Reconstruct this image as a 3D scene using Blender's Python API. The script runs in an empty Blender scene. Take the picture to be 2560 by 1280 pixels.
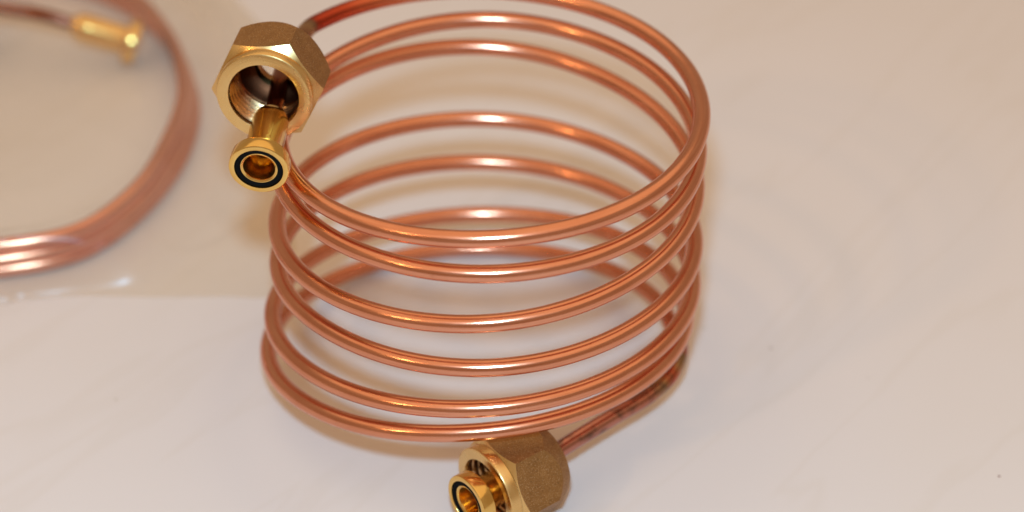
import bpy, math
from mathutils import Vector, Matrix
from mathutils import noise as mnoise

scene = bpy.context.scene
MM = 0.001

# ------------------------------------------------------------------ camera
cam_d = bpy.data.cameras.new('camera')
cam = bpy.data.objects.new('camera', cam_d)
scene.collection.objects.link(cam)
cam.location = (0.0, -0.5945, 0.5252)
cam.rotation_euler = (math.radians(90 - 38.0), 0, 0)
cam_d.sensor_width = 36.0
cam_d.lens = 81.07
cam_d.shift_x = 0.02724
cam_d.shift_y = -0.01514
cam_d.clip_start = 0.01
cam_d.clip_end = 20
cam_d.dof.use_dof = True
cam_d.dof.focus_distance = 0.705
cam_d.dof.aperture_fstop = 4.7
cam_d.dof.aperture_blades = 7
scene.camera = cam

# ------------------------------------------------------------------ world, lamps, exposure
world = bpy.data.worlds.new('World')
scene.world = world
world.use_nodes = True
bg = world.node_tree.nodes['Background']
bg.inputs['Color'].default_value = (1.0, 0.725, 0.48, 1)
bg.inputs['Strength'].default_value = 0.385


def area_lamp(name, loc, target, size, power, color):
    d = bpy.data.lights.new(name, 'AREA')
    d.shape = 'DISK'
    d.size = size
    d.energy = power
    d.color = color
    o = bpy.data.objects.new(name, d)
    scene.collection.objects.link(o)
    o.location = loc
    o.rotation_euler = (Vector(target) - Vector(loc)).to_track_quat('-Z', 'Y').to_euler()
    return o


# the camera's own flash, a little above and left of the lens
area_lamp('camera_flash', (-0.012, -0.535, 0.610), (0.0, 0.02, 0.04), 0.050, 4.9, (0.36, 0.68, 1.0))
# warm room lamp to the left, and the warm ceiling light of the room
area_lamp('room_lamp', (-1.15, -0.95, 1.20), (0, 0, 0.05), 0.11, 2.5, (1.0, 0.66, 0.32))
area_lamp('ceiling_light', (0.0, 0.0, 2.1), (0, 0.0, 0), 5.0, 36.0, (1.0, 0.735, 0.465))

vs = scene.view_settings
vs.view_transform = 'Standard'
vs.look = 'None'
vs.exposure = 0.0
vs.gamma = 1.0
vs.use_curve_mapping = False
scene.cycles.max_bounces = 12
scene.cycles.transparent_max_bounces = 16


# ------------------------------------------------------------------ material helpers
def new_mat(name):
    m = bpy.data.materials.new(name)
    m.use_nodes = True
    nt = m.node_tree
    b = nt.nodes['Principled BSDF']
    return m, nt, b


def N(nt, typ, **kw):
    n = nt.nodes.new(typ)
    for k, v in kw.items():
        if k.startswith('i_'):
            key = k[2:]
            key = int(key) if key.isdigit() else key.replace('_', ' ')
            n.inputs[key].default_value = v
        else:
            setattr(n, k, v)
    return n


def L(nt, a, b):
    nt.links.new(a, b)


def mixcol(nt, fac, a, b, blend='MIX'):
    m = nt.nodes.new('ShaderNodeMix')
    m.data_type = 'RGBA'
    m.blend_type = blend
    for sock, val in ((m.inputs[0], fac), (m.inputs[6], a), (m.inputs[7], b)):
        if hasattr(val, 'is_linked'):
            L(nt, val, sock)
        elif isinstance(val, tuple):
            sock.default_value = (*val, 1) if len(val) == 3 else val
        else:
            sock.default_value = val
    return m.outputs[2]


def ramp(nt, src, stops, interp='LINEAR'):
    r = nt.nodes.new('ShaderNodeValToRGB')
    r.color_ramp.interpolation = interp
    el = r.color_ramp.elements
    while len(el) < len(stops):
        el.new(0.5)
    for e, (p, c) in zip(el, stops):
        e.position = p
        e.color = (c, c, c, 1) if not isinstance(c, tuple) else (*c, 1)
    L(nt, src, r.inputs[0])
    return r.outputs[0]


def copper(name, length, heat=True):
    """drawn copper tube; UV.x runs along the tube in metres, UV.y once round it"""
    m, nt, b = new_mat(name)
    uv = N(nt, 'ShaderNodeUVMap', uv_map='UVMap')
    sep = N(nt, 'ShaderNodeSeparateXYZ')
    L(nt, uv.outputs[0], sep.inputs[0])
    # seamless coordinates round the tube: cos/sin of the angle
    ang = N(nt, 'ShaderNodeMath', operation='MULTIPLY', i_1=2 * math.pi)
    L(nt, sep.outputs[1], ang.inputs[0])
    co = N(nt, 'ShaderNodeMath', operation='COSINE'); L(nt, ang.outputs[0], co.inputs[0])
    si = N(nt, 'ShaderNodeMath', operation='SINE'); L(nt, ang.outputs[0], si.inputs[0])
    ux = N(nt, 'ShaderNodeMath', operation='MULTIPLY', i_1=7.0)
    L(nt, sep.outputs[0], ux.inputs[0])
    comb = N(nt, 'ShaderNodeCombineXYZ')
    L(nt, ux.outputs[0], comb.inputs[0]); L(nt, co.outputs[0], comb.inputs[1]); L(nt, si.outputs[0], comb.inputs[2])
    streak = N(nt, 'ShaderNodeTexNoise', i_Scale=6.0, i_Detail=4.0, i_Roughness=0.6)
    L(nt, comb.outputs[0], streak.inputs['Vector'])
    geo = N(nt, 'ShaderNodeTexCoord')
    blot = N(nt, 'ShaderNodeTexNoise', i_Scale=55.0, i_Detail=3.0)
    L(nt, geo.outputs['Object'], blot.inputs['Vector'])
    spk = N(nt, 'ShaderNodeTexNoise', i_Scale=420.0, i_Detail=2.0)
    L(nt, geo.outputs['Object'], spk.inputs['Vector'])
    c1 = mixcol(nt, ramp(nt, streak.outputs[0], [(0.35, 0.0), (0.7, 1.0)]), (0.71, 0.28, 0.155), (0.81, 0.37, 0.225))
    c1 = mixcol(nt, ramp(nt, blot.outputs[0], [(0.45, 0.0), (0.75, 0.45)]), c1, (0.60, 0.22, 0.12))
    c1 = mixcol(nt, ramp(nt, spk.outputs[0], [(0.69, 0.0), (0.76, 0.22)]), c1, (0.36, 0.13, 0.07))
    rough = ramp(nt, streak.outputs[0], [(0.25, 0.155), (0.8, 0.26)])
    if heat:
        # oxide left by brazing the two end fittings on
        hn = N(nt, 'ShaderNodeTexNoise', i_Scale=130.0, i_Detail=3.0)
        L(nt, geo.outputs['Object'], hn.inputs['Vector'])
        wob = N(nt, 'ShaderNodeMath', operation='MULTIPLY_ADD', i_1=0.010, i_2=-0.005)
        L(nt, hn.outputs[0], wob.inputs[0])
        pos = N(nt, 'ShaderNodeMath', operation='ADD')
        L(nt, sep.outputs[0], pos.inputs[0]); L(nt, wob.outputs[0], pos.inputs[1])
        # start end: 0 .. 0.10 m
        s = N(nt, 'ShaderNodeMapRange', i_1=0.0035, i_2=0.1035)
        L(nt, pos.outputs[0], s.inputs[0])
        scol = ramp(nt, s.outputs[0], [(0.0, (0.22, 0.07, 0.04)), (0.42, (0.30, 0.12, 0.06)), (0.47, (0.46, 0.27, 0.14)), (0.51, (0.28, 0.15, 0.09)),
                                        (0.545, (0.40, 0.04, 0.018)), (0.68, (0.50, 0.07, 0.028)), (0.86, (0.72, 0.17, 0.06)), (1.0, (0.80, 0.33, 0.18))])
        sfac = ramp(nt, s.outputs[0], [(0.0, 1.0), (0.66, 0.95), (0.86, 0.6), (1.0, 0.0)])
        c1 = mixcol(nt, sfac, c1, scol)
        # far end: last 0.10 m
        e = N(nt, 'ShaderNodeMapRange', i_1=length - 0.12, i_2=length)
        L(nt, pos.outputs[0], e.inputs[0])
        ecol = ramp(nt, e.outputs[0], [(0.0, (0.74, 0.29, 0.15)), (0.20, (0.62, 0.14, 0.06)), (0.34, (0.58, 0.06, 0.03)), (0.39, (0.30, 0.18, 0.09)),
                                        (0.43, (0.48, 0.25, 0.12)), (0.475, (0.50, 0.10, 0.05)), (0.52, (0.42, 0.23, 0.11)), (0.58, (0.46, 0.17, 0.11)), (0.70, (0.52, 0.22, 0.16)), (1.0, (0.50, 0.21, 0.155))])
        efac = ramp(nt, e.outputs[0], [(0.0, 0.0), (0.20, 0.35), (0.36, 1.0), (1.0, 1.0)])
        c1 = mixcol(nt, efac, c1, ecol)
        soot = N(nt, 'ShaderNodeTexNoise', i_Scale=190.0, i_Detail=4.0)
        L(nt, geo.outputs['Object'], soot.inputs['Vector'])
        sm = N(nt, 'ShaderNodeMath', operation='MULTIPLY')
        L(nt, ramp(nt, soot.outputs[0], [(0.50, 0.0), (0.66, 0.7)]), sm.inputs[0]); L(nt, efac, sm.inputs[1])
        c1 = mixcol(nt, sm.outputs[0], c1, (0.10, 0.07, 0.055))
    L(nt, c1, b.inputs['Base Color'])
    b.inputs['Metallic'].default_value = 1.0
    L(nt, rough, b.inputs['Roughness'])
    bump = N(nt, 'ShaderNodeBump', i_Strength=0.10, i_Distance=0.0004)
    L(nt, streak.outputs[0], bump.inputs['Height'])
    b2 = N(nt, 'ShaderNodeBump', i_Strength=0.10, i_Distance=0.0006)
    L(nt, blot.outputs[0], b2.inputs['Height']); L(nt, bump.outputs[0], b2.inputs['Normal'])
    L(nt, b2.outputs[0], b.inputs['Normal'])
    return m


def brass_cast():
    m, nt, b = new_mat('cast_brass')
    tc = N(nt, 'ShaderNodeTexCoord')
    n1 = N(nt, 'ShaderNodeTexNoise', i_Scale=260.0, i_Detail=5.0, i_Roughness=0.7)
    L(nt, tc.outputs['Object'], n1.inputs['Vector'])
    n2 = N(nt, 'ShaderNodeTexNoise', i_Scale=2600.0, i_Detail=2.0)
    L(nt, tc.outputs['Object'], n2.inputs['Vector'])
    n3 = N(nt, 'ShaderNodeTexVoronoi', i_Scale=2300.0)
    L(nt, tc.outputs['Object'], n3.inputs['Vector'])
    c = mixcol(nt, ramp(nt, n1.outputs[0], [(0.3, 0.0), (0.7, 1.0)]), (0.32, 0.15, 0.045), (0.42, 0.205, 0.065))
    c = mixcol(nt, ramp(nt, n2.outputs[0], [(0.55, 0.0), (0.68, 0.7)]), c, (0.16, 0.075, 0.03))
    c = mixcol(nt, ramp(nt, n3.outputs['Distance'], [(0.06, 0.9), (0.30, 0.0)]), c, (0.85, 0.60, 0.30))  # sparkle of the cast grain painted in as bright flecks
    L(nt, c, b.inputs['Base Color'])
    b.inputs['Metallic'].default_value = 0.85
    b.inputs['Roughness'].default_value = 0.52
    bp = N(nt, 'ShaderNodeBump', i_Strength=0.5, i_Distance=0.00018)
    L(nt, n2.outputs[0], bp.inputs['Height'])
    bp2 = N(nt, 'ShaderNodeBump', i_Strength=0.35, i_Distance=0.0006)
    L(nt, n1.outputs[0], bp2.inputs['Height']); L(nt, bp.outputs[0], bp2.inputs['Normal'])
    L(nt, bp2.outputs[0], b.inputs['Normal'])
    return m


def brass_machined(name, col_a, col_b, rough, lathe_scale=1500.0, strength=0.10):
    """turned brass: fine concentric tool marks about the object's local Z axis"""
    m, nt, b = new_mat(name)
    tc = N(nt, 'ShaderNodeTexCoord')
    sep = N(nt, 'ShaderNodeSeparateXYZ'); L(nt, tc.outputs['Object'], sep.inputs[0])
    cx = N(nt, 'ShaderNodeCombineXYZ'); L(nt, sep.outputs[0], cx.inputs[0]); L(nt, sep.outputs[1], cx.inputs[1])
    ln = N(nt, 'ShaderNodeVectorMath', operation='LENGTH'); L(nt, cx.outputs[0], ln.inputs[0])
    c2 = N(nt, 'ShaderNodeCombineXYZ'); L(nt, ln.outputs['Value'], c2.inputs[0]); L(nt, sep.outputs[2], c2.inputs[2])
    nz = N(nt, 'ShaderNodeTexNoise', i_Scale=lathe_scale, i_Detail=3.0)
    L(nt, c2.outputs[0], nz.inputs['Vector'])
    bl = N(nt, 'ShaderNodeTexNoise', i_Scale=150.0, i_Detail=3.0)
    L(nt, tc.outputs['Object'], bl.inputs['Vector'])
    c = mixcol(nt, ramp(nt, bl.outputs[0], [(0.35, 0.0), (0.7, 1.0)]), col_a, col_b)
    L(nt, c, b.inputs['Base Color'])
    b.inputs['Metallic'].default_value = 1.0
    r = N(nt, 'ShaderNodeMapRange', i_1=0.3, i_2=0.7, i_3=rough - 0.05, i_4=rough + 0.07)
    L(nt, bl.outputs[0], r.inputs[0]); L(nt, r.outputs[0], b.inputs['Roughness'])
    bp = N(nt, 'ShaderNodeBump', i_Strength=strength, i_Distance=0.0003)
    L(nt, nz.outputs[0], bp.inputs['Height']); L(nt, bp.outputs[0], b.inputs['Normal'])
    return m


def rubber():
    m, nt, b = new_mat('black_rubber')
    b.inputs['Base Color'].default_value = (0.004, 0.004, 0.004, 1)
    b.inputs['Roughness'].default_value = 0.75
    b.inputs['Specular IOR Level'].default_value = 0.06
    return m


def tabletop():
    m, nt, b = new_mat('cream_tabletop')
    tc = N(nt, 'ShaderNodeTexCoord')
    P = tc.outputs['Object']
    n1 = N(nt, 'ShaderNodeTexNoise', i_Scale=9.0, i_Detail=3.0, i_Roughness=0.5)
    L(nt, P, n1.inputs['Vector'])
    # faint diagonal veins
    mp = N(nt, 'ShaderNodeMapping'); mp.vector_type = 'TEXTURE'; mp.inputs['Rotation'].default_value = (0, 0, math.radians(51)); mp.inputs['Scale'].default_value = (0.6, 0.11, 1)
    L(nt, P, mp.inputs[0])
    n2 = N(nt, 'ShaderNodeTexNoise', i_Scale=1.7, i_Detail=4.0, i_Roughness=0.55, i_Distortion=0.25)
    L(nt, mp.outputs[0], n2.inputs['Vector'])
    vein = ramp(nt, n2.outputs[0], [(0.478, 0.0), (0.499, 0.15), (0.501, 0.15), (0.522, 0.0)])
    c = mixcol(nt, ramp(nt, n1.outputs[0], [(0.35, 0.0), (0.7, 1.0)]), (0.715, 0.632, 0.585), (0.705, 0.618, 0.560))
    c = mixcol(nt, vein, c, (0.62, 0.515, 0.42))
    # a few specks of dirt
    fine = N(nt, 'ShaderNodeTexNoise', i_Scale=900.0); L(nt, P, fine.inputs['Vector'])
    for x, y, r, col, k in ((100.1, 16.7, 1.0, (0.42, 0.33, 0.28), 0.7), (168.5, -47.5, 0.55, (0.22, 0.08, 0.06), 1.0), (77.6, 27.5, 1.6, (0.50, 0.47, 0.40), 0.35),
                            (-125.2, -10.0, 0.9, (0.50, 0.42, 0.33), 0.5), (132.0, 1.0, 0.8, (0.5, 0.45, 0.38), 0.35), (47.0, -66.0, 0.7, (0.4, 0.35, 0.33), 0.4)):
        d = N(nt, 'ShaderNodeVectorMath', operation='DISTANCE'); L(nt, P, d.inputs[0]); d.inputs[1].default_value = (x * MM, y * MM, 0)
        w = N(nt, 'ShaderNodeMath', operation='MULTIPLY_ADD', i_1=0.0012); L(nt, fine.outputs[0], w.inputs[0]); L(nt, d.outputs['Value'], w.inputs[2])
        mr = N(nt, 'ShaderNodeMapRange', i_1=(r * 0.3 + 0.6) * MM, i_2=(r + 0.6) * MM, i_3=k, i_4=0.0); L(nt, w.outputs[0], mr.inputs[0])
        c = mixcol(nt, mr.outputs[0], c, col)
    L(nt, c, b.inputs['Base Color'])
    b.inputs['Roughness'].default_value = 0.42
    b.inputs['Specular IOR Level'].default_value = 0.35
    n3 = N(nt, 'ShaderNodeTexNoise', i_Scale=700.0, i_Detail=2.0); L(nt, P, n3.inputs['Vector'])
    bp = N(nt, 'ShaderNodeBump', i_Strength=0.04, i_Distance=0.0004); L(nt, n3.outputs[0], bp.inputs['Height'])
    L(nt, bp.outputs[0], b.inputs['Normal'])
    return m


def film():
    m, nt, b = new_mat('clear_plastic_film')
    out = nt.nodes['Material Output']
    nt.nodes.remove(b)
    tr = N(nt, 'ShaderNodeBsdfTransparent'); tr.inputs[0].default_value = (0.990, 0.973, 0.940, 1)
    gl = N(nt, 'ShaderNodeBsdfGlossy'); gl.inputs['Roughness'].default_value = 0.28; gl.inputs[0].default_value = (0.9, 0.9, 0.9, 1)
    df = N(nt, 'ShaderNodeBsdfDiffuse'); df.inputs[0].default_value = (0.84, 0.77, 0.71, 1)
    lw = N(nt, 'ShaderNodeLayerWeight', i_Blend=0.5)
    tc = N(nt, 'ShaderNodeTexCoord')
    nz = N(nt, 'ShaderNodeTexNoise', i_Scale=45.0, i_Detail=3.0); L(nt, tc.outputs['Object'], nz.inputs['Vector'])
    bp = N(nt, 'ShaderNodeBump', i_Strength=0.15, i_Distance=0.001); L(nt, nz.outputs[0], bp.inputs['Height'])
    L(nt, bp.outputs[0], gl.inputs['Normal']); L(nt, bp.outputs[0], lw.inputs['Normal'])
    pw = N(nt, 'ShaderNodeMath', operation='POWER', i_1=4.0); L(nt, lw.outputs['Facing'], pw.inputs[0])
    ma = N(nt, 'ShaderNodeMath', operation='MULTIPLY_ADD', i_1=0.42, i_2=0.027); L(nt, pw.outputs[0], ma.inputs[0])
    m1 = N(nt, 'ShaderNodeMixShader', i_0=0.07); L(nt, tr.outputs[0], m1.inputs[1]); L(nt, df.outputs[0], m1.inputs[2])
    m2 = N(nt, 'ShaderNodeMixShader'); L(nt, ma.outputs[0], m2.inputs[0]); L(nt, m1.outputs[0], m2.inputs[1]); L(nt, gl.outputs[0], m2.inputs[2])
    L(nt, m2.outputs[0], out.inputs['Surface'])
    return m


# ------------------------------------------------------------------ mesh helpers
def link_mesh(name, verts, faces, mats, parent=None, midx=None, smooth=True, sharp=None, uvs=None):
    me = bpy.data.meshes.new(name)
    me.from_pydata(verts, [], faces)
    for mt in (mats if isinstance(mats, (list, tuple)) else [mats]):
        me.materials.append(mt)
    if midx:
        me.polygons.foreach_set('material_index', midx)
    if smooth:
        me.polygons.foreach_set('use_smooth', [True] * len(me.polygons))
    if uvs:
        ul = me.uv_layers.new(name='UVMap')
        flat = []
        for f in uvs:
            for u in f:
                flat.extend(u)
        ul.data.foreach_set('uv', flat)
    me.update()
    if sharp is not None:
        me.set_sharp_from_angle(angle=math.radians(sharp))
    o = bpy.data.objects.new(name, me)
    scene.collection.objects.link(o)
    if parent:
        o.parent = parent
    return o


def empty(name, loc=(0, 0, 0)):
    o = bpy.data.objects.new(name, None)
    o.empty_display_size = 0.01
    o.location = loc
    scene.collection.objects.link(o)
    return o


def catmull(pts, step):
    """resample a polyline through its points (centripetal-like), in metres"""
    P = [Vector(p) for p in pts]
    P = [2 * P[0] - P[1]] + P + [2 * P[-1] - P[-2]]
    out = []
    for i in range(1, len(P) - 2):
        a, b, c, d = P[i - 1:i + 3]
        t0 = 0.0
        t1 = t0 + (b - a).length ** 0.5
        t2 = t1 + (c - b).length ** 0.5
        t3 = t2 + (d - c).length ** 0.5
        n = max(2, int((c - b).length / step))
        for k in range(n):
            t = t1 + (t2 - t1) * k / n
            A1 = a * ((t1 - t) / (t1 - t0)) + b * ((t - t0) / (t1 - t0))
            A2 = b * ((t2 - t) / (t2 - t1)) + c * ((t - t1) / (t2 - t1))
            A3 = c * ((t3 - t) / (t3 - t2)) + d * ((t - t2) / (t3 - t2))
            B1 = A1 * ((t2 - t) / (t2 - t0)) + A2 * ((t - t0) / (t2 - t0))
            B2 = A2 * ((t3 - t) / (t3 - t1)) + A3 * ((t - t1) / (t3 - t1))
            out.append(B1 * ((t2 - t) / (t2 - t1)) + B2 * ((t - t1) / (t2 - t1)))
    out.append(P[-2].copy())
    return out


def smooth_path(P, passes):
    for _ in range(passes):
        P = [P[0]] + [(P[i - 1] + 2 * P[i] + P[i + 1]) / 4 for i in range(1, len(P) - 1)] + [P[-1]]
    return P


def tube_mesh(name, path, radius, mat, parent, seg=20):
    n = len(path)
    tang = [(path[min(i + 1, n - 1)] - path[max(i - 1, 0)]).normalized() for i in range(n)]
    up = Vector((0, 0, 1))
    nrm = (up - tang[0] * up.dot(tang[0])).normalized()
    verts, faces, uvs, s, lens = [], [], [], 0.0, []
    for i in range(n):
        nrm = (nrm - tang[i] * nrm.dot(tang[i])).normalized()
        bi = tang[i].cross(nrm)
        if i:
            s += (path[i] - path[i - 1]).length
        lens.append(s)
        r = radius * (1 + 0.010 * mnoise.noise(path[i] * 90) )
        for k in range(seg):
            a = 2 * math.pi * k / seg
            verts.append(path[i] + (nrm * math.cos(a) + bi * math.sin(a)) * r)
    for i in range(n - 1):
        for k in range(seg):
            k2 = (k + 1) % seg
            faces.append((i * seg + k, (i + 1) * seg + k, (i + 1) * seg + k2, i * seg + k2))
            uvs.append(((lens[i], k / seg), (lens[i + 1], k / seg), (lens[i + 1], (k + 1) / seg), (lens[i], (k + 1) / seg)))
    o = link_mesh(name, verts, faces, mat, parent, uvs=uvs)
    return o, s


def path_length(p):
    return sum((p[i + 1] - p[i]).length for i in range(len(p) - 1))


def lathe(name, prof, mat, parent=None, seg=96, sharp=28, cap_end=False):
    """prof: (r, z) in mm, revolved about local Z"""
    verts, faces = [], []
    for r, z in prof:
        for k in range(seg):
            a = 2 * math.pi * k / seg
            verts.append((r * math.cos(a) * MM, r * math.sin(a) * MM, z * MM))
    for i in range(len(prof) - 1):
        for k in range(seg):
            k2 = (k + 1) % seg
            faces.append((i * seg + k, i * seg + k2, (i + 1) * seg + k2, (i + 1) * seg + k))
    if cap_end:
        faces.append(tuple((len(prof) - 1) * seg + k for k in range(seg)))
    return link_mesh(name, verts, faces, mat, parent, sharp=sharp)


def axis_matrix(origin, axis, roll=0.0, up=(0, 0, 1)):
    """local +Z along axis, local +Y as near 'up' as it goes, then rolled"""
    z = Vector(axis).normalized()
    x = Vector(up).cross(z).normalized()
    y = z.cross(x)
    m = Matrix((x, y, z)).transposed().to_4x4()
    return Matrix.Translation(Vector(origin)) @ m @ Matrix.Rotation(roll, 4, 'Z')


# ------------------------------------------------------------------ materials
M_CAST = brass_cast()
M_TURN = brass_machined('turned_brass', (0.78, 0.50, 0.19), (0.84, 0.57, 0.24), 0.27)
M_THREAD = brass_machined('threaded_brass', (0.60, 0.34, 0.15), (0.68, 0.41, 0.19), 0.24, strength=0.03)
M_SEAT = brass_machined('shaded_brass', (0.15, 0.045, 0.018), (0.20, 0.07, 0.03), 0.5)  # darkness inside the nut put into the seat's colour
M_POL = brass_machined('polished_brass', (0.80, 0.49, 0.135), (0.88, 0.57, 0.18), 0.18, strength=0.05)
M_RUB = rubber()
M_TABLE = tabletop()
M_FILM = film()

# ------------------------------------------------------------------ table top
def make_table():
    x0, x1, y0, y1, t, b = -0.75, 0.85, -0.55, 1.05, 0.03, 0.003
    v = []
    for z, k in ((-t, 0), (-b, 0), (0, b)):
        v += [(x0 + k, y0 + k, z), (x1 - k, y0 + k, z), (x1 - k, y1 - k, z), (x0 + k, y1 - k, z)]
    f = [(3, 2, 1, 0), (8, 9, 10, 11)]
    for r in (0, 4):
        for k in range(4):
            f.append((r + k, r + (k + 1) % 4, r + 4 + (k + 1) % 4, r + 4 + k))
    o = link_mesh('table_top', v, f, M_TABLE, smooth=False)
    o['kind'] = 'structure'
    o['label'] = 'cream marbled table top under the copper coils'
    return o


make_table()

# ------------------------------------------------------------------ hex union nut
AF, LEN_HEX, R_BORE, R_BACK = 30.2, 21.2, 10.5, 6.7
COLLAR_R, COLLAR_L = 14.6, 3.6


def hex_r(phi):
    k = math.pi / 3
    p = (phi + k / 2) % k - k / 2
    return AF / 2 / math.cos(p)


def make_nut(parent, matrix):
    """local +Z is the open, threaded end; z = 0 is the face of the collar"""
    nA = 360
    # flats: 60 degrees apart, one facing local -Y (down) and one +Y (up)
    angs = [2 * math.pi * k / nA for k in range(nA)]
    zc = -COLLAR_L                       # collar meets the chamfer cone
    slope = math.tan(math.radians(32))   # chamfer cone: depth per radius
    r_dome, r_end = 17.5, 12.0
    d_end = 1.9 * (r_dome - r_end) ** 0.9
    z_end = -COLLAR_L - LEN_HEX
    z_dome0 = z_end + d_end

    def z_front(r):
        return zc - (r - COLLAR_R) * slope

    def z_back(r):                       # rounded cone at the rear
        return z_dome0 - 1.9 * (r_dome - r) ** 0.9

    verts, faces, mi = [], [], []
    rows = []
    n_ch, n_fl, n_dm = 5, 8, 10
    for a in angs:
        h = hex_r(a - math.pi / 2)
        col = []
        for i in range(n_ch + 1):
            r = COLLAR_R + 0.12 + (h - COLLAR_R - 0.12) * i / n_ch
            col.append((r, z_front(r)))
        zf, zb = z_front(h), z_back(h)
        for i in range(1, n_fl + 1):
            col.append((h, zf + (zb - zf) * i / n_fl))
        for i in range(1, n_dm + 1):
            r = h + (r_end - h) * i / n_dm
            z = z_back(r)
            col.append((r, z))
        col.append((R_BACK + 0.4, z_end - 0.05))
        col.append((R_BACK, z_end + 0.4))
        col.append((R_BACK, z_end + 3.2))
        rows.append(col)
    nr = len(rows[0])
    for a, col in zip(angs, rows):
        for r, z in col:
            verts.append((r * math.cos(a) * MM, r * math.sin(a) * MM, z * MM))
    for k in range(nA):
        k2 = (k + 1) % nA
        for i in range(nr - 1):
            faces.append((k * nr + i, k * nr + i + 1, k2 * nr + i + 1, k2 * nr + i))
            mi.append(1 if i < n_ch or i >= nr - 3 else 0)
    nut = link_mesh('nut', verts, faces, [M_CAST, M_TURN], parent, midx=mi, sharp=24)
    nut.matrix_local = matrix
    # machined collar with its flat face and bore lead-in
    lathe('collar', [(COLLAR_R + 0.12, zc + 0.02), (COLLAR_R, zc + 0.1), (COLLAR_R, -0.45), (COLLAR_R - 0.12, -0.2), (COLLAR_R - 0.4, -0.03), (COLLAR_R - 0.5, 0),
                     (R_BORE + 0.45, 0), (R_BORE + 0.38, -0.04), (R_BORE + 0.1, -0.75)], M_TURN, nut, seg=180)
    # internal thread: true helix, then the seat cone behind it
    pitch, depth, zt0, zt1 = 2.3, 1.45, -0.75, -14.5
    seg, per = 120, 10
    nrow = int((zt0 - zt1) / pitch * per)
    v, f = [], []
    for i in range(nrow + 1):
        z = zt0 + (zt1 - zt0) * i / nrow
        for k in range(seg):
            a = 2 * math.pi * k / seg
            ph = ((z / pitch) + k / seg) % 1.0
            tri = 1 - abs(2 * ph - 1)
            tri = min(max((tri - 0.12) / 0.76, 0), 1)
            fade = min(1, (zt0 - z) / 1.2, (z - zt1) / 1.5)
            r = R_BORE + 0.1 - depth * 0.0 + depth * tri * max(fade, 0)
            v.append((r * math.cos(a) * MM, r * math.sin(a) * MM, z * MM))
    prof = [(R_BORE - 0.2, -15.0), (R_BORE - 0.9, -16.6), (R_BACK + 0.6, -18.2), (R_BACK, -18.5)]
    for r, z in prof:
        for k in range(seg):
            a = 2 * math.pi * k / seg
            v.append((r * math.cos(a) * MM, r * math.sin(a) * MM, z * MM))
    for i in range(nrow + len(prof)):
        for k in range(seg):
            k2 = (k + 1) % seg
            f.append((i * seg + k, i * seg + k2, (i + 1) * seg + k2, (i + 1) * seg + k))
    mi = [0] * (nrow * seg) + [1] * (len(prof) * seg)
    link_mesh('thread', v, f, [M_THREAD, M_SEAT], nut, midx=mi, sharp=40)
    return nut


# ------------------------------------------------------------------ flanged nipple with O-ring
NIP_LEN = 27.5


def make_nipple(parent, matrix):
    """local +Z points out of the sealing face; z = 0 is that face"""
    prof = [(2.75, -27.5), (3.5, -27.3), (3.7, -26.1), (4.6, -25.7), (5.2, -24.7), (5.6, -23.1), (5.8, -21.1), (5.8, -6.0), (6.0, -5.6), (7.6, -5.0), (8.9, -4.75), (9.2, -4.5),
            (9.3, -4.2), (9.3, -0.5), (9.2, -0.2), (8.95, -0.04), (8.8, 0.0), (7.75, 0.0), (7.55, -0.08), (7.45, -0.3), (7.45, -2.6), (5.85, -2.6), (5.85, -0.75),
            (5.7, -0.62), (5.5, -0.6), (4.95, -0.95), (4.8, -1.4), (4.8, -15.0), (4.2, -15.8), (2.1, -16.4), (2.0, -24.0)]
    nip = lathe('nipple', prof, M_POL, parent, cap_end=True)
    nip.matrix_local = matrix
    R, r, sg, rg = 6.65, 0.86, 96, 14
    v, f = [], []
    for i in range(sg):
        a = 2 * math.pi * i / sg
        for k in range(rg):
            t = 2 * math.pi * k / rg
            rr = R + r * 0.93 * math.cos(t)
            v.append((rr * math.cos(a) * MM, rr * math.sin(a) * MM, (-0.95 + r * math.sin(t)) * MM))
    for i in range(sg):
        for k in range(rg):
            i2, k2 = (i + 1) % sg, (k + 1) % rg
            f.append((i * rg + k, i2 * rg + k, i2 * rg + k2, i * rg + k2))
    link_mesh('o_ring', v, f, M_RUB, nip)
    return nip


# ------------------------------------------------------------------ the tall copper coil
# measured height and radius (mm) every 1/8 turn, from 1/4 turn before the first back crossing
CZ = [107.11, 107.21, 106.19, 103.94, 100.51, 97.09, 94.2, 91.9, 92.6, 94.9, 96.5, 93.63, 88.66, 85.01, 82.96, 82.8, 84.2, 86.0, 85.15, 80.11, 74.21, 69.33, 64.98, 62.01, 59.81, 58.25, 56.59, 54.21, 52.18, 50.38, 48.21, 46.62, 44.13, 41.36, 39.09, 37.53, 36.73, 35.83, 33.4, 29.11, 23.7, 19.1, 17.92, 20.22, 23.47, 25.5, 23.3, 16.88, 8.62, 2.64, 1.55, 4.91, 11.23]
CR = [71.51, 71.18, 70.8, 70.22, 69.0, 68.7, 67.31, 66.0, 65.2, 65.9, 67.86, 68.07, 68.4, 69.21, 69.01, 67.27, 66.24, 67.59, 68.93, 68.18, 68.57, 68.29, 68.93, 68.18, 67.61, 67.8, 68.69, 68.64, 69.19, 68.3, 68.59, 67.33, 68.11, 67.77, 68.16, 68.6, 69.22, 68.92, 69.38, 70.26, 70.79, 68.13, 67.0, 67.64, 67.73, 67.03, 67.96, 71.26, 73.07, 71.3, 69.67, 67.72, 64.41]
TILT = math.radians(-5)      # the coil leans back: its front rests over the lower nut


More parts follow.
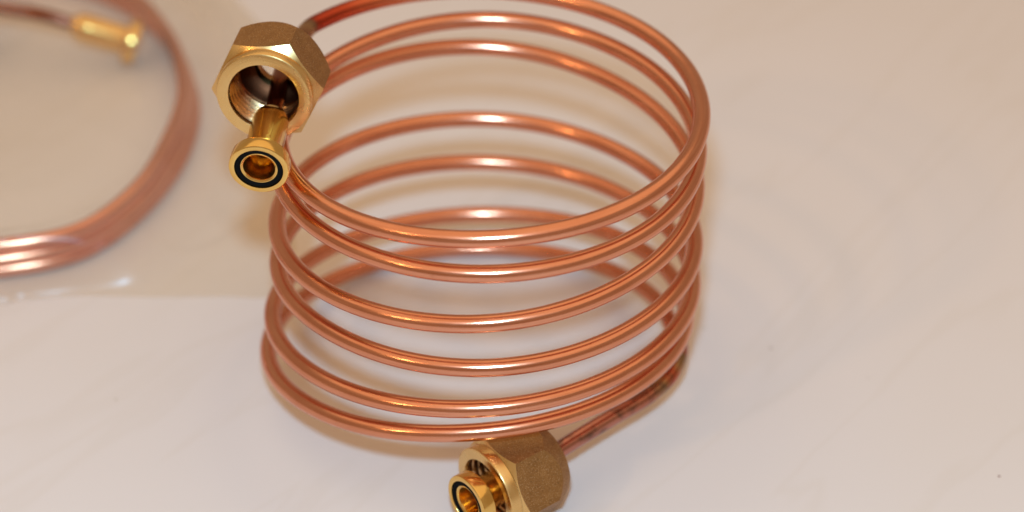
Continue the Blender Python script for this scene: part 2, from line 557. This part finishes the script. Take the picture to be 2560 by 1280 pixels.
def cubic(vals, u):
    i = min(max(int(math.floor(u)), 0), len(vals) - 2)
    g = u - i
    q = [2 * vals[0] - vals[1]] + vals + [2 * vals[-1] - vals[-2]]
    a, b, c, d = q[i:i + 4]
    return b + 0.5 * g * (c - a + g * (2 * a - 5 * b + 4 * c - d + g * (3 * (b - c) + d - a)))


def coil_point(t):
    z, r = cubic(CZ, (t + 0.25) / 0.125), cubic(CR, (t + 0.25) / 0.125)
    x, y = r * math.sin(2 * math.pi * t), r * math.cos(2 * math.pi * t)
    y, z = y * math.cos(TILT) - z * math.sin(TILT), y * math.sin(TILT) + z * math.cos(TILT)
    return Vector((x, y, z + 7.48)) * MM


TUBE_R = 2.85 * MM
root = empty('copper_coil', (0, 0, 0))
root['label'] = 'tall open coil of bright copper tube with brass nuts at both ends'
root['category'] = 'copper coil'
root['group'] = 'copper tube coils'

# upper end: the nipple sticks out of the nut towards the viewer
nip_face = Vector((-68.5, -29.3, 110.9)) * MM
nip_axis = Vector((-0.09, -0.984, -0.08)).normalized()
nip_back = nip_face - nip_axis * (NIP_LEN - 1.0) * MM
nut_face = Vector((-68.5, -2.9, 119.4)) * MM
nut_axis = Vector((-0.135, -0.97, 0.085)).normalized()

# lower end: the nut lies on the table on one of its flats
nutL_face = Vector((0.3, -69.9, AF / 2 + 0.05)) * MM
nutL_axis = Vector((-0.80, -0.597, 0.0)).normalized()
nipL_axis = Vector((-0.775, -0.632, 0.035)).normalized()
nipL_face = Vector((-5.6, -77.6, 17.2)) * MM
nipL_back = nipL_face - nipL_axis * (NIP_LEN - 1.0) * MM

ts = [-0.150 + 0.0125 * i for i in range(int((6.195 + 0.150) / 0.0125) + 1)]
pts = [nip_back, nip_back - nip_axis * 0.008, nip_back * 0.45 + coil_point(-0.165) * 0.55 + Vector((-0.0006, 0, 0.0014))] + [coil_point(t) for t in ts]
tail = [(63.9, 13.8, 15.0), (65.9, 4.0, 15.8), (66.2, -3.5, 16.1), (64.6, -11.0, 16.4), (60.3, -19.2, 16.5), (53.9, -26.8, 16.5), (41.05, -37.6, 16.4), (28.6, -48.2, 16.2)]
pts += [Vector(p) * MM for p in tail] + [nipL_back]
path = catmull(pts, 0.0011)
path = smooth_path(path, 6)
M_COPPER = copper('copper_tube', path_length(path))
tube_mesh('tube', path, TUBE_R, M_COPPER, root)

make_nut(root, axis_matrix(nut_face, nut_axis, roll=math.radians(5)) @ Matrix.Scale(1.035, 4))
make_nipple(root, axis_matrix(nip_face, nip_axis))
make_nut(root, axis_matrix(nutL_face, nutL_axis))
make_nipple(root, axis_matrix(nipL_face, nipL_axis))

# ------------------------------------------------------------------ the second coil, in its bag
oval = [(-174, 56.5), (-147, 66.5), (-128.5, 92.5), (-119.7, 124), (-117.7, 153.7), (-121.8, 178.5), (-131.4, 204.3), (-147.5, 229), (-175, 250), (-207, 256), (-238, 244), (-258, 215),
        (-266, 175), (-262, 130), (-247, 90), (-222, 64), (-198, 55)]
root2 = empty('copper_coil', (-0.19, 0.155, 0))
root2['label'] = 'flat copper coil of three close turns lying in clear plastic bag'
root2['category'] = 'copper coil'
root2['group'] = 'copper tube coils'
off = Vector((0.19, -0.155, 0))
nip2_face = Vector((-141.3, 195.6, 9.9)) * MM
nip2_axis = Vector((0.943, -0.03, -0.33)).normalized()
nip2_back = nip2_face - nip2_axis * (NIP_LEN - 1) * MM
p2 = [nip2_back, nip2_back - nip2_axis * 0.010, Vector((-0.196, 0.2010, 0.0235)), Vector((-0.222, 0.2040, 0.0245)), Vector((-0.243, 0.2000, 0.0225)), Vector((-0.2555, 0.190, 0.0190))]
nov = len(oval)
for k in range(3 * nov + 3):
    j = (12 + k) % nov
    z = 15.7 - 5.75 * k / nov if k > 0 else 16.2
    side = math.exp(-((oval[j][0] + 117) ** 2 + (oval[j][1] - 150) ** 2) / 65.0 ** 2)
    wob = 0.8 * math.sin(2.1 * k + 0.7) + side * (7.0 * k / nov / 3 - 2.0) * 1.5
    cx, cy = -190, 155
    dx, dy = oval[j][0] - cx, oval[j][1] - cy
    l = math.hypot(dx, dy)
    p2.append(Vector((oval[j][0] + dx / l * wob * 0.5, oval[j][1] + dy / l * wob * 0.5, max(z, 3.6))) * MM)
p2 = [p + off for p in p2]
path2 = smooth_path(catmull(p2, 0.002), 4)
M_COPPER2 = copper('copper_tube_bagged', path_length(path2))
tube_mesh('tube', path2, TUBE_R, M_COPPER2, root2)
make_nipple(root2, axis_matrix(nip2_face + off, nip2_axis))
make_nut(root2, axis_matrix(Vector((-0.2075, 0.202, AF / 2 * MM + 0.0009)) + off, Vector((0.985, -0.17, 0.0)).normalized()))


# ------------------------------------------------------------------ clear plastic bag round the second coil
def lerp_tab(tab, x):
    if x <= tab[0][0]:
        return tab[0][1]
    for (a, fa), (b, fb) in zip(tab, tab[1:]):
        if x <= b:
            t = (x - a) / (b - a)
            t = t * t * (3 - 2 * t)
            return fa + (fb - fa) * t
    return tab[-1][1]


FRONT = [(-330, 30), (-200, 35), (-181, 38), (-172.7, 39.8), (-164.8, 43), (-145, 45.2), (-116, 44.3), (-93, 44.6), (-80, 43.8), (-72, 46), (-69, 52)]
RIGHT = [(40, -69), (60, -69), (84, -71), (120, -76), (168, -80), (216, -92), (253, -108), (340, -140)]


def oval_dist(x, y):
    """distance outside the coil's oval (negative inside), mm"""
    best, bi = 1e9, 0
    n = len(OV)
    for i in range(n):
        d = (OV[i].x - x) ** 2 + (OV[i].y - y) ** 2
        if d < best:
            best, bi = d, i
    t = OV[(bi + 1) % n] - OV[bi - 1]
    s = t.x * (y - OV[bi].y) - t.y * (x - OV[bi].x)
    return math.sqrt(best) * (1 if s < 0 else -1)


OV = [Vector((p.x, p.y, 0)) for p in catmull([Vector((a, b, 0)) for a, b in oval + oval[:1]], 2.0)]


def sstep(a, b, x):
    t = min(max((x - a) / (b - a), 0), 1)
    return t * t * (3 - 2 * t)


CREASES = [[(-136, 57), (-128, 61), (-109.6, 64.3), (-95.7, 72.6), (-85, 88), (-82, 104)], [(-190, 46), (-176, 48.5), (-160, 52), (-142, 54)], [(-92, 150), (-104, 186), (-112, 225), (-130, 262)]]


def seg_dist(x, y, a, b):
    dx, dy = b[0] - a[0], b[1] - a[1]
    t = min(max(((x - a[0]) * dx + (y - a[1]) * dy) / (dx * dx + dy * dy), 0), 1)
    return math.hypot(x - a[0] - t * dx, y - a[1] - t * dy)


def film_height(x, y, yf, xr):
    d = oval_dist(x, y)
    room = max(min(30.0, (y - yf) * 0.0 + 30.0), 8.0)
    front_gap = sstep(0.0, 9.5, y - yf)
    outer = 1 - sstep(4.0, 4.0 + room, d)
    h = 20.0 * outer
    if d < 0:
        h = 20.0 + 3.0 * sstep(0, 18, -d) - 3.0 * sstep(30, 70, -d)
    q = math.hypot((x + 214) / 1.1, y - 204)
    h = max(h, 37.0 * (1 - sstep(16, 46, q)))
    h *= front_gap
    w = mnoise.noise(Vector((x * 0.022, y * 0.022, 3.1))) * 1.3 + mnoise.noise(Vector((x * 0.06, y * 0.05, 9.2))) * 0.6
    ridge = 0.0
    for s, amp, seed in ((0.011, 1.2, 1.3),):
        r = 1 - abs(mnoise.noise(Vector((x * s + 0.6 * y * s, y * s * 1.6, seed)))) * 4
        ridge += amp * max(r, 0) ** 2
    for pl in CREASES:
        dm = min(seg_dist(x, y, a, b) for a, b in zip(pl, pl[1:]))
        ridge += 1.6 * max(0.0, 1 - dm / 5.0) ** 1.3
    edge = sstep(0, 14, y - yf) * sstep(0, 14, xr - x)
    return 0.75 + h + max(0, (abs(w) + ridge) * edge * (1.0 if d > 2 else 0.35))


def make_bag():
    nx, ny = 150, 140
    top, bot, faces = [], [], []
    for j in range(ny + 1):
        v = (j / ny) ** 1.25
        for i in range(nx + 1):
            u = i / nx
            y_guess = 44 + v * 290
            xr = lerp_tab(RIGHT, y_guess)
            x = -320 + (xr + 320) * u
            yf = lerp_tab(FRONT, x)
            y = yf + (334 - yf) * v
            z = film_height(x, y, yf, xr)
            onedge = j in (0, ny) or i in (0, nx)
            top.append((x * MM, y * MM, (0.55 if onedge else z) * MM))
            bot.append((x * MM, y * MM, 0.30 * MM))
    W = nx + 1
    nb = len(top)
    for j in range(ny):
        for i in range(nx):
            a, b, c, d = j * W + i, j * W + i + 1, (j + 1) * W + i + 1, (j + 1) * W + i
            faces.append((a, b, c, d))
    base = [(nb + a, nb + d, nb + c, nb + b) for a, b, c, d in faces]
    rim = []
    loop = [i for i in range(W)] + [j * W + nx for j in range(1, ny + 1)] + [ny * W + i for i in range(nx - 1, -1, -1)] + [j * W for j in range(ny - 1, 0, -1)]
    for k in range(len(loop)):
        a, b = loop[k], loop[(k + 1) % len(loop)]
        rim.append((nb + a, nb + b, b, a))
    o = link_mesh('plastic_bag', top + bot, faces + base + rim, M_FILM, sharp=60)
    o['label'] = 'clear crinkled plastic bag spread on the table around the flat copper coil'
    o['category'] = 'plastic bag'
    return o


make_bag()
